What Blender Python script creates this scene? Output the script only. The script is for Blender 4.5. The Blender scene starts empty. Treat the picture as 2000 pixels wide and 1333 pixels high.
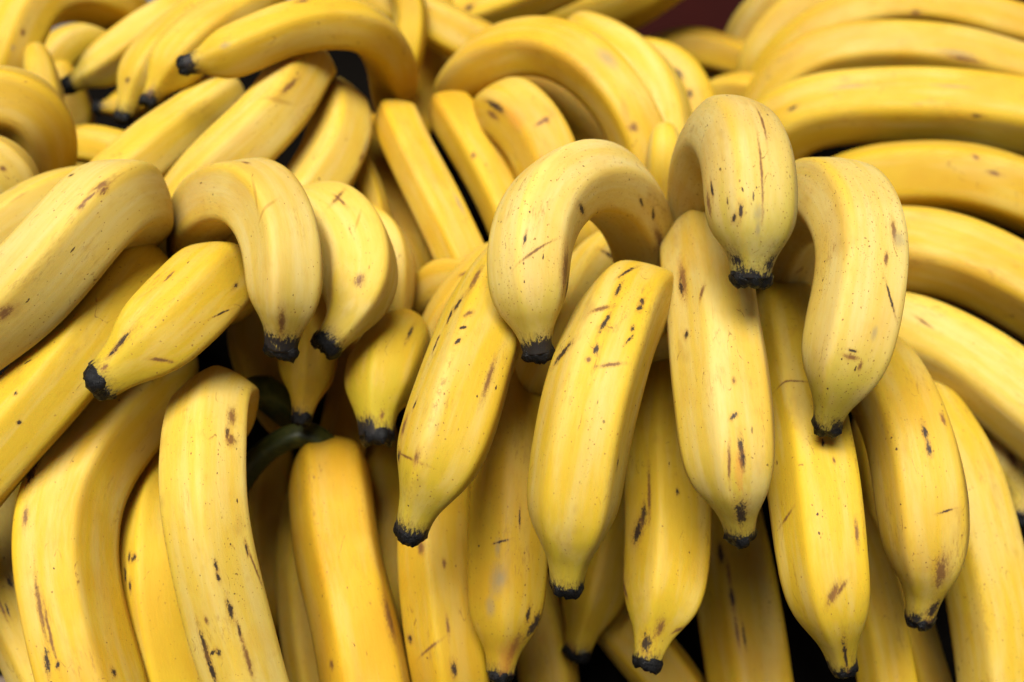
import bpy, math
import numpy as np
from mathutils import Vector

scene = bpy.context.scene
R_ = math.radians

# ------------------------------------------------------------------ camera, sky, sun, exposure
CAM_H, PITCH = 1.30, R_(30)
cam_data = bpy.data.cameras.new("camera")
cam = bpy.data.objects.new("camera", cam_data)
scene.collection.objects.link(cam)
cam.location = (0, 0, CAM_H)
cam.rotation_euler = (R_(90) - PITCH, 0, 0)
cam_data.lens = 50.0
cam_data.sensor_width = 36.0
cam_data.clip_start = 0.02
cam_data.clip_end = 200.0
cam_data.dof.use_dof = True
cam_data.dof.focus_distance = 0.56
cam_data.dof.aperture_fstop = 6.5
scene.camera = cam

SUN_EL, SUN_AZ = R_(67), R_(-20)      # high, a little to the left, from behind the viewer's shoulder
world = bpy.data.worlds.new("World")
scene.world = world
world.use_nodes = True
wn = world.node_tree
bg = wn.nodes["Background"]
sky = wn.nodes.new("ShaderNodeTexSky")
sky.sky_type = 'NISHITA'
sky.sun_disc = False
sky.sun_elevation = SUN_EL
sky.sun_rotation = R_(180) + SUN_AZ
sky.dust_density = 0.6
sky.air_density = 0.15
sky.ozone_density = 0.0
wn.links.new(sky.outputs[0], bg.inputs[0])
bg.inputs[1].default_value = 0.05

sun_data = bpy.data.lights.new("sun", 'SUN')
sun_data.energy = 5.0
sun_data.angle = R_(37)
sun_data.color = (1.0, 0.965, 0.90)
sun = bpy.data.objects.new("sun", sun_data)
scene.collection.objects.link(sun)
sdir = Vector((math.sin(SUN_AZ) * math.cos(SUN_EL), -math.cos(SUN_AZ) * math.cos(SUN_EL), math.sin(SUN_EL)))
sun.rotation_euler = sdir.to_track_quat('Z', 'Y').to_euler()
sun.location = (0, 0, 4)

scene.view_settings.view_transform = 'Standard'
scene.view_settings.look = 'None'
scene.view_settings.exposure = 0.84
scene.view_settings.gamma = 1.0
scene.render.engine = 'CYCLES'
scene.cycles.max_bounces = 6
scene.cycles.diffuse_bounces = 4
scene.cycles.glossy_bounces = 2

# ------------------------------------------------------------------ camera space (cm) -> world (m)
UP = np.array([0, math.sin(PITCH), math.cos(PITCH)])
FW = np.array([0, math.cos(PITCH), -math.sin(PITCH)])
RT = np.array([1.0, 0, 0])
def to_world(P):
    P = np.asarray(P, float) * .01
    return P[:, :1] * RT + P[:, 1:2] * UP + P[:, 2:3] * FW + np.array([0, 0, CAM_H])

# ------------------------------------------------------------------ object helpers
def link(name, verts, faces, material, parent=None, smooth=True, loc=None):
    me = bpy.data.meshes.new(name)
    verts = np.asarray(verts, float)
    loc = verts.mean(0) if loc is None else np.asarray(loc, float)
    me.from_pydata((verts - loc).tolist(), [], faces)
    if smooth:
        me.polygons.foreach_set("use_smooth", [True] * len(me.polygons))
    me.materials.append(material)
    o = bpy.data.objects.new(name, me)
    scene.collection.objects.link(o)
    if parent is not None:
        o.parent = parent
        o.location = Vector(loc.tolist()) - parent.location
    else:
        o.location = loc.tolist()
    return o
def tag(o, label=None, cat=None, group=None, kind=None):
    if label: o["label"] = label
    if cat: o["category"] = cat
    if group: o["group"] = group
    if kind: o["kind"] = kind
    return o
def attr_vec(me, name, data):
    a = me.attributes.new(name, 'FLOAT_VECTOR', 'POINT')
    a.data.foreach_set("vector", np.asarray(data, np.float32).ravel())
def attr_f(me, name, data):
    a = me.attributes.new(name, 'FLOAT', 'POINT')
    a.data.foreach_set("value", np.asarray(data, np.float32).ravel())

# ------------------------------------------------------------------ materials
class NT:
    def __init__(self, tree): self.t = tree
    def n(self, kind, **kw):
        nd = self.t.nodes.new(kind)
        for k, v in kw.items(): setattr(nd, k, v)
        return nd
    def put(self, sock, v):
        if hasattr(v, "is_output") or isinstance(v, bpy.types.NodeSocket): self.t.links.new(v, sock)
        else: sock.default_value = v
    def m(self, op, a, b=0.0, c=0.0, clamp=False):
        nd = self.n("ShaderNodeMath", operation=op, use_clamp=clamp)
        self.put(nd.inputs[0], a); self.put(nd.inputs[1], b); self.put(nd.inputs[2], c)
        return nd.outputs[0]
    def vm(self, op, a, b):
        nd = self.n("ShaderNodeVectorMath", operation=op)
        self.put(nd.inputs[0], a); self.put(nd.inputs[1], b)
        return nd.outputs[0]
    def ramp(self, v, lo, hi, a=0.0, b=1.0):
        nd = self.n("ShaderNodeMapRange", interpolation_type='SMOOTHSTEP')
        for i, x in enumerate((v, lo, hi, a, b)): self.put(nd.inputs[i], x)
        return nd.outputs[0]
    def mix(self, f, a, b, mode='MIX'):
        nd = self.n("ShaderNodeMix", data_type='RGBA', blend_type=mode)
        self.put(nd.inputs[0], f); self.put(nd.inputs[6], a); self.put(nd.inputs[7], b)
        return nd.outputs[2]
    def noise(self, vec, scale, detail=2.0, rough=.5):
        nd = self.n("ShaderNodeTexNoise")
        self.put(nd.inputs["Vector"], vec); nd.inputs["Scale"].default_value = scale
        nd.inputs["Detail"].default_value = detail; nd.inputs["Roughness"].default_value = rough
        return nd.outputs[0]
    def voro(self, vec, scale):
        nd = self.n("ShaderNodeTexVoronoi")
        self.put(nd.inputs["Vector"], vec); nd.inputs["Scale"].default_value = scale
        return nd.outputs["Distance"], nd.outputs["Color"]
    def sep(self, v):
        nd = self.n("ShaderNodeSeparateXYZ"); self.put(nd.inputs[0], v)
        return nd.outputs

def group(name, ins, outs):
    g = bpy.data.node_groups.new(name, "ShaderNodeTree")
    for nm, ty, dv in ins:
        s = g.interface.new_socket(nm, in_out='INPUT', socket_type=ty)
        s.default_value = dv
    for nm, ty in outs:
        g.interface.new_socket(nm, in_out='OUTPUT', socket_type=ty)
    t = NT(g)
    return g, t, t.n("NodeGroupInput"), t.n("NodeGroupOutput")
FL, CO, VE = "NodeSocketFloat", "NodeSocketColor", "NodeSocketVector"

# one scar: an ellipse on the peel (along, around), ragged by noise
def make_mark_group():
    g, t, I, O = group("scar", [("PC", VE, (0, 0, 0)), ("Rag", FL, 0), ("S", FL, 0), ("W", FL, 0), ("Len", FL, 1), ("Wid", FL, 1),
                                ("Cos", FL, 1), ("Sin", FL, 0), ("Soft", FL, .3), ("Amp", FL, .6)], [("Mask", FL), ("Halo", FL)])
    x, y, _ = t.sep(I.outputs["PC"])
    dx = t.m('SUBTRACT', x, I.outputs["S"]); dy = t.m('SUBTRACT', y, I.outputs["W"])
    a = t.m('ADD', t.m('MULTIPLY', dx, I.outputs["Cos"]), t.m('MULTIPLY', dy, I.outputs["Sin"]))
    b = t.m('SUBTRACT', t.m('MULTIPLY', dy, I.outputs["Cos"]), t.m('MULTIPLY', dx, I.outputs["Sin"]))
    a = t.m('DIVIDE', a, I.outputs["Len"]); b = t.m('DIVIDE', b, I.outputs["Wid"])
    d = t.m('SQRT', t.m('ADD', t.m('MULTIPLY', a, a), t.m('MULTIPLY', b, b)))
    d = t.m('ADD', d, t.m('MULTIPLY', I.outputs["Rag"], I.outputs["Amp"]))
    lo = t.m('SUBTRACT', 1.0, I.outputs["Soft"]); hi = t.m('ADD', 1.0, I.outputs["Soft"])
    t.t.links.new(t.ramp(d, lo, hi, 1.0, 0.0), O.inputs[0])
    t.t.links.new(t.ramp(d, .8, 2.6, 1.0, 0.0), O.inputs[1])
    return g

def make_peel_group():
    g, t, I, O = group("peel", [("Rest", VE, (0, 0, 0)), ("PC", VE, (0, 0, 0)), ("Ridge", FL, 0), ("Pale", FL, 0), ("Warm", FL, 0),
                                ("Green", FL, 0), ("Freckle", FL, 0), ("Extra", FL, 0), ("Rim", FL, 0)],
                       [("Color", CO), ("Rough", FL), ("Height", FL), ("Rag", FL)])
    i = I.outputs
    rest = i["Rest"]
    st, w, s0 = t.sep(i["PC"])
    long_ = t.vm('MULTIPLY', rest, (1, 1, .13))
    patch = t.noise(rest, .33, 2)
    streak = t.noise(long_, 1.3, 3, .55)
    fine = t.noise(t.vm('MULTIPLY', rest, (1, 1, .2)), 7.0, 3, .6)
    yellow, pale, warm = (.43, .275, .013, 1), (.45, .345, .115, 1), (.375, .180, .003, 1)
    pf = t.m('ADD', t.m('MULTIPLY', i["Pale"], .8), t.ramp(streak, .35, .7, -.22, .30), clamp=True)
    c = t.mix(pf, yellow, pale)
    wf = t.m('ADD', t.m('MULTIPLY', i["Warm"], .9), t.ramp(patch, .35, .7, -.2, .2), clamp=True)
    c = t.mix(wf, c, warm)
    # lemon strips beside the ridges, dusty ridge lines
    lem = t.m('MULTIPLY', t.ramp(i["Ridge"], .35, .8), t.ramp(t.noise(long_, .8, 1), .42, .62))
    c = t.mix(t.m('MULTIPLY', lem, .45), c, (0.455, 0.293, 0.0051, 1))
    # tan mottling
    mott = t.ramp(t.noise(rest, 1.6, 4, .65), .52, .78)
    c = t.mix(t.m('MULTIPLY', mott, .2), c, (0.315, 0.159, 0.0090, 1))
    c = t.mix(t.ramp(fine, .45, .8, 0, .16), c, (0.348, 0.190, 0.0115, 1))
    # rubbed, browned ridge lines
    rl = t.m('MULTIPLY', t.ramp(i["Ridge"], .82, .98), t.ramp(t.noise(t.vm('MULTIPLY', rest, (1, 1, .25)), .9, 2), .50, .66))
    rl = t.m('MULTIPLY', rl, t.ramp(t.noise(t.vm('MULTIPLY', rest, (1, 1, .7)), 6.0, 4, .75), .46, .60))
    c = t.mix(t.m('MULTIPLY', rl, t.m('ADD', t.m('MULTIPLY', i["Freckle"], .5), .18, clamp=True)), c, (.115, .045, .009, 1))
    # dry tan rubs
    rub = t.m('MULTIPLY', t.ramp(t.noise(t.vm('MULTIPLY', rest, (1, 1, .45)), .8, 2), .58, .72), t.ramp(t.noise(t.vm('MULTIPLY', rest, (1, 1, .3)), 9.0, 4, .7), .48, .66))
    c = t.mix(t.m('MULTIPLY', rub, .5), c, (.20, .095, .018, 1))
    bru = t.ramp(t.noise(t.vm('MULTIPLY', rest, (1, 1, .55)), .62, 3, .6), .62, .78)
    c = t.mix(t.m('MULTIPLY', bru, .42), c, (.23, .125, .022, 1))
    # thin curved scratches
    sc = t.m('ABSOLUTE', t.m('SUBTRACT', t.noise(t.vm('MULTIPLY', rest, (1, 1, .45)), 1.1, 1), .5))
    sc = t.m('MULTIPLY', t.ramp(sc, .003, .011, 1, 0), t.ramp(t.noise(t.vm('ADD', rest, (11, 5, 3)), .75, 1), .60, .68))
    c = t.mix(t.m('MULTIPLY', sc, t.ramp(t.noise(rest, 5, 3, .7), .40, .58, 0, .75)), c, (.15, .065, .012, 1))
    # green cast at the tip and the stalk
    gt = t.m('MULTIPLY', t.ramp(t.m('ADD', st, t.ramp(streak, .3, .7, -.8, .8)), .5, 3.6, 1, 0), i["Green"])
    c = t.mix(t.m('MULTIPLY', gt, .75), c, (.30, .26, .012, 1))
    c = t.mix(t.ramp(s0, .6, 2.6, 1, 0), c, (0.105, 0.129, 0.0082, 1))
    # freckles
    dens = t.m('ADD', t.m('MULTIPLY', t.ramp(t.noise(rest, .55, 2), .36, .68, .15, 1.35), i["Freckle"]), i["Extra"])
    dens = t.m('ADD', dens, t.m('MULTIPLY', t.m('MULTIPLY', t.ramp(i["Ridge"], .5, .9), t.ramp(t.noise(t.vm('MULTIPLY', rest, (1, 1, .4)), .5, 1), .5, .68)), t.m('MULTIPLY', i["Freckle"], .8)))
    def dots(vec, scale, r0, r1, thr):
        d, col = t.voro(vec, scale)
        cr, cg, cb = t.sep(col)
        on = t.m('GREATER_THAN', t.m('MULTIPLY', dens, thr), cr)
        rad = t.m('ADD', t.m('MULTIPLY', cg, r1 - r0), r0)
        return t.m('MULTIPLY', on, t.ramp(d, t.m('MULTIPLY', rad, .6), rad, 1, 0)), cb
    wob = t.n("ShaderNodeTexNoise"); t.put(wob.inputs["Vector"], rest); wob.inputs["Scale"].default_value = 9
    wv = t.vm('ADD', rest, t.vm('MULTIPLY', t.vm('SUBTRACT', wob.outputs["Color"], (.5, .5, .5)), (.10, .10, .10)))
    d1, t1 = dots(wv, 5.2, .10, .24, .75)
    d2, t2 = dots(t.vm('ADD', wv, (7.3, 1.1, 3.7)), 2.2, .07, .15, .45)
    d3, t3 = dots(t.vm('ADD', t.vm('MULTIPLY', wv, (1.7, 1.7, .62)), (3.1, 8.2, .7)), 1.6, .05, .15, .30)
    c = t.mix(t.m('MULTIPLY', d1, t.ramp(t1, 0, 1, .45, .9)), c, (0.163, 0.068, 0.0122, 1))
    c = t.mix(t.m('MULTIPLY', d2, t.ramp(t2, 0, 1, .6, 1)), c, (0.058, 0.022, 0.0068, 1))
    c = t.mix(t.m('MULTIPLY', d3, t.ramp(t3, 0, 1, .5, 1)), c, (0.048, 0.018, 0.0061, 1))
    d4, t4 = dots(t.vm('ADD', wv, (2.9, 6.1, 5.3)), 8.5, .10, .26, .55)
    c = t.mix(t.m('MULTIPLY', d4, t.ramp(t4, 0, 1, .35, .85)), c, (.13, .052, .012, 1))
    rag = t.m('SUBTRACT', t.noise(t.vm('MULTIPLY', rest, (1, 1, .6)), 8.0, 5, .8), .5)
    # dried black rim where the peel meets the blossom end
    rim = t.m('SUBTRACT', t.m('ADD', st, t.m('MULTIPLY', rag, 1.7)), t.m('MULTIPLY', i["Rim"], t.ramp(t.noise(rest, .9, 1), .35, .62)))
    c = t.mix(t.ramp(rim, .10, .75, .55, 0), c, (0.109, 0.061, 0.0136, 1))
    c = t.mix(t.ramp(rim, .02, .22, 1, 0), c, (0.011, 0.008, 0.0068, 1))
    ro = t.ramp(fine, .3, .7, .58, .74)
    h = t.m('ADD', t.m('MULTIPLY', t.noise(rest, 14, 3, .6), .35), t.m('MULTIPLY', fine, .5))
    h = t.m('SUBTRACT', h, t.m('MULTIPLY', t.m('ADD', d2, d3), .35))
    for nm, v in (("Color", c), ("Rough", ro), ("Height", h), ("Rag", rag)):
        t.t.links.new(v, O.inputs[nm])
    return g
SCAR, PEEL = make_mark_group(), make_peel_group()
#        colour                 strength soft  ragged
KIND = {'d': ((.016, .009, .007, 1), .95, .38, 4.2),
        'b': ((.11, .043, .012, 1), .85, .55, 3.6),
        'r': ((.20, .155, .075, 1), .62, .85, 1.6),
        'o': ((.42, .17, .020, 1), .55, .75, 2.4),
        'l': ((.25, .125, .012, 1), .55, .60, 1.2)}

def peel_material(pd, marks, seed):
    m = bpy.data.materials.new("banana_peel")
    m.use_nodes = True
    t = NT(m.node_tree)
    bs = m.node_tree.nodes["Principled BSDF"]
    def at(name): return t.n("ShaderNodeAttribute", attribute_name=name)
    pc = at("pc").outputs["Vector"]; rg = at("rg").outputs["Fac"]
    rng = np.random.RandomState(seed)
    rest = t.vm('ADD', at("rest").outputs["Vector"], tuple(rng.uniform(-60, 60, 3)))
    p = t.n("ShaderNodeGroup", node_tree=PEEL)
    for k, v in (("Rest", rest), ("PC", pc), ("Ridge", rg), ("Pale", max(0, pd.get('p', .2) + rng.uniform(-.12, .12))), ("Warm", max(0, pd.get('w', 0.) + rng.uniform(-.1, .14))),
                 ("Green", pd.get('g', .2)), ("Freckle", pd.get('f', .2)), ("Rim", rng.uniform(0, .75))):
        t.put(p.inputs[k], v)
    c = p.outputs["Color"]
    tone = rng.uniform(-1, 1, 3)
    hs = t.n('ShaderNodeHueSaturation'); hs.inputs['Value'].default_value = 1 + .07 * tone[2]
    t.put(hs.inputs['Color'], c); c = hs.outputs[0]
    extra = None
    ragn = t.m('SUBTRACT', t.noise(t.vm('MULTIPLY', rest, (1, 1, .6)), 8.0, 5, .8), .5)
    for s, w, ln, wd, an, kd in marks:
        k = t.n("ShaderNodeGroup", node_tree=SCAR)
        col, stg, soft, amp = KIND.get(kd, ((0, 0, 0, 1), 1, .7, 2.0))
        if kd == 'f': rag = t.m('SUBTRACT', t.noise(rest, 1.5, 2), .5)
        else: rag = ragn
        for nm, v in (("PC", pc), ("Rag", rag), ("S", s), ("W", w), ("Len", ln), ("Wid", wd), ("Cos", math.cos(an)), ("Sin", math.sin(an)),
                      ("Soft", soft), ("Amp", amp)):
            t.put(k.inputs[nm], v)
        if kd == 'f':
            v = t.m('MULTIPLY', k.outputs[0], 2.6)
            extra = v if extra is None else t.m('ADD', extra, v)
        else:
            if kd in 'db': c = t.mix(t.m('MULTIPLY', k.outputs[1], .42), c, (.22, .095, .016, 1))
            c = t.mix(t.m('MULTIPLY', k.outputs[0], stg), c, col)
            if kd in 'db' and ln > .08:
                v = t.m('MULTIPLY', k.outputs[1], .9)
                extra = v if extra is None else t.m('ADD', extra, v)
    if extra is not None: t.put(p.inputs["Extra"], extra)
    t.put(bs.inputs["Base Color"], c)
    t.put(bs.inputs["Roughness"], p.outputs["Rough"])
    bs.inputs["Specular IOR Level"].default_value = .28
    bs.subsurface_method = 'BURLEY'
    bs.inputs["Subsurface Weight"].default_value = .35
    bs.inputs["Subsurface Radius"].default_value = (1.0, .32, .03)
    bs.inputs["Subsurface Scale"].default_value = .007
    bp = t.n("ShaderNodeBump"); bp.inputs["Strength"].default_value = .26; bp.inputs["Distance"].default_value = .0006
    t.put(bp.inputs["Height"], p.outputs["Height"])
    t.put(bs.inputs["Normal"], bp.outputs[0])
    return m

def simple_material(name, build):
    m = bpy.data.materials.new(name); m.use_nodes = True
    t = NT(m.node_tree); bs = m.node_tree.nodes["Principled BSDF"]
    build(t, bs)
    return m
def obj_coord(t): return t.n("ShaderNodeTexCoord").outputs["Object"]
def b_tip(t, bs):
    v = obj_coord(t)
    n = t.noise(v, 900, 4, .7)
    t.put(bs.inputs["Base Color"], t.mix(t.ramp(n, .45, .75), (.0015, .0015, .0018, 1), (.007, .0065, .0065, 1)))
    t.put(bs.inputs["Roughness"], t.ramp(t.noise(v, 500, 3), .35, .65, .28, .7))
    bs.inputs["Specular IOR Level"].default_value = .22
    bp = t.n("ShaderNodeBump"); bp.inputs["Strength"].default_value = .9; bp.inputs["Distance"].default_value = .0008
    t.put(bp.inputs["Height"], n); t.put(bs.inputs["Normal"], bp.outputs[0])
def b_stalk(t, bs):
    v = obj_coord(t)
    t.put(bs.inputs["Base Color"], t.mix(t.ramp(t.noise(v, 160, 3), .35, .7), (.022, .03, .004, 1), (.055, .06, .008, 1)))
    bs.inputs["Roughness"].default_value = .5
def b_wood(t, bs):
    v = t.vm('MULTIPLY', obj_coord(t), (3, 40, 3))
    t.put(bs.inputs["Base Color"], t.mix(t.noise(v, 3, 5, .6), (.085, .055, .035, 1), (.19, .14, .10, 1)))
    bs.inputs["Roughness"].default_value = .7
def b_gap_shade(t, bs):  # near-black without gloss: the shade between the bananas put into the colour
    v = obj_coord(t)
    t.put(bs.inputs["Base Color"], t.mix(t.noise(v, 300, 3), (.003, .0024, .002, 1), (.006, .005, .004, 1)))
    bs.inputs["Roughness"].default_value = .95; bs.inputs["Specular IOR Level"].default_value = 0.0
def b_red(t, bs):
    v = obj_coord(t)
    t.put(bs.inputs["Base Color"], t.mix(t.noise(v, 20, 3), (.025, .0015, .0008, 1), (.045, .003, .001, 1)))
    bs.inputs["Roughness"].default_value = .5
def b_ground(t, bs):
    v = obj_coord(t)
    t.put(bs.inputs["Base Color"], t.mix(t.noise(v, 60, 5, .6), (.05, .048, .046, 1), (.10, .097, .092, 1)))
    bs.inputs["Roughness"].default_value = .9
TIP = simple_material("dried_tip", b_tip)
STALK = simple_material("green_stalk", b_stalk)
WOOD = simple_material("stall_wood", b_wood)
GAP_SHADE = simple_material("gap_shade_black", b_gap_shade)
RED = simple_material("red_plastic", b_red)
GROUND = simple_material("asphalt", b_ground)


# ---- banana geometry
FPX=2778.0
def nat_spline(P, n):
    """natural cubic spline through the rows of P, n samples at even chord parameter"""
    P=np.asarray(P,float); m=len(P)
    d=np.maximum(np.linalg.norm(np.diff(P[:,:],axis=0),axis=1),1e-6)**0.75
    t=np.concatenate([[0],np.cumsum(d)])
    A=np.zeros((m,m)); R=np.zeros((m,P.shape[1])); A[0,0]=A[-1,-1]=1
    for i in range(1,m-1):
        A[i,i-1]=d[i-1]; A[i,i]=2*(d[i-1]+d[i]); A[i,i+1]=d[i]
        R[i]=6*((P[i+1]-P[i])/d[i]-(P[i]-P[i-1])/d[i-1])
    M=np.linalg.solve(A,R)
    u=np.linspace(0,t[-1],n); k=np.clip(np.searchsorted(t,u)-1,0,m-2)
    h=d[k][:,None]; a=(t[k+1]-u)[:,None]; b=(u-t[k])[:,None]
    return (M[k]*a**3+M[k+1]*b**3)/(6*h)+(P[k]/h-M[k]*h/6)*a+(P[k+1]/h-M[k+1]*h/6)*b
def spine(hw, pts, dz):
    """centre line in camera space (cm): x right, y up, z away; and the banana's radius"""
    P=np.array([((x-1000)/FPX*z,(666.5-y)/FPX*z,z) for x,y,z in pts])
    S=nat_spline(P,120)
    t=np.linspace(-1,1,120)
    q=dz[0]+dz[1]*t+dz[2]*(1.5*t*t-.5)
    f=(S[:,2]+q)/S[:,2]
    zr=np.median([p[2] for p in pts])+dz[0]
    return S*f[:,None], hw*zr/FPX
def resample(S, step):
    L=np.concatenate([[0],np.cumsum(np.linalg.norm(np.diff(S,axis=0),axis=1))])
    n=max(8,int(round(L[-1]/step)))
    u=np.linspace(0,L[-1],n+1)
    return np.stack([np.interp(u,L,S[:,k]) for k in range(3)],1)
TIPS=np.array([0,.25,.5,.75,1.0,1.35,1.8,2.5]); TIPF=np.array([.31,.34,.39,.50,.66,.85,.96,1.0])
STKS=np.array([0,.8,1.5,2.3,3.1,3.9,4.7,5.6]); STKF=np.array([.26,.30,.40,.57,.73,.86,.95,1.0])
def smooth_interp(x, xp, fp):
    # monotone-ish smooth interpolation: piecewise linear, then blurred by averaging shifted copies
    return sum(np.interp(x+d,xp,fp) for d in (-.2,-.1,0,.1,.2))/5
def full_spine(S, end, R, neck=.36, tl=.92):
    """adds the hidden lengths; returns the centre line and the radius factor along it"""
    def extend(p, t, L, back):
        out=[]; p=p.copy(); n=16
        for i in range(n):
            w=min(1,(i+1)/n*1.9)*back
            d=t*(1-w)+p/np.linalg.norm(p)*w; d/=np.linalg.norm(d)
            p=p+d*L/n; out.append(p.copy())
        return np.array(out)
    t0=S[0]-S[3]; t0/=np.linalg.norm(t0)
    A=extend(S[0],t0,4.2*R,.9)
    if end=='T':
        Ls=np.linalg.norm(np.diff(S,axis=0),axis=1)[::-1].cumsum(); S=S[:len(S)-int((Ls<.28).sum())]
    parts=[A[::-1],S]
    t1=S[-1]-S[-4]; t1/=np.linalg.norm(t1)
    if end=='O': parts.append(extend(S[-1],t1,4.0*R,0.15))
    if end=='H': parts.append(extend(S[-1],t1,3.6*R,.9))
    C=resample(np.concatenate(parts),.05)
    # light smoothing so that the joins bend evenly
    for _ in range(260): C[1:-1]=.25*C[:-2]+.5*C[1:-1]+.25*C[2:]
    L=np.concatenate([[0],np.cumsum(np.linalg.norm(np.diff(C,axis=0),axis=1))])
    s_t=(L[-1]-L); s_0=L
    f=(neck+(smooth_interp(s_t/R/tl,TIPS,TIPF)-.31)*(1-neck)/.69)*smooth_interp(s_0/R,STKS,STKF)
    return C,f,s_0,s_t

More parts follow.
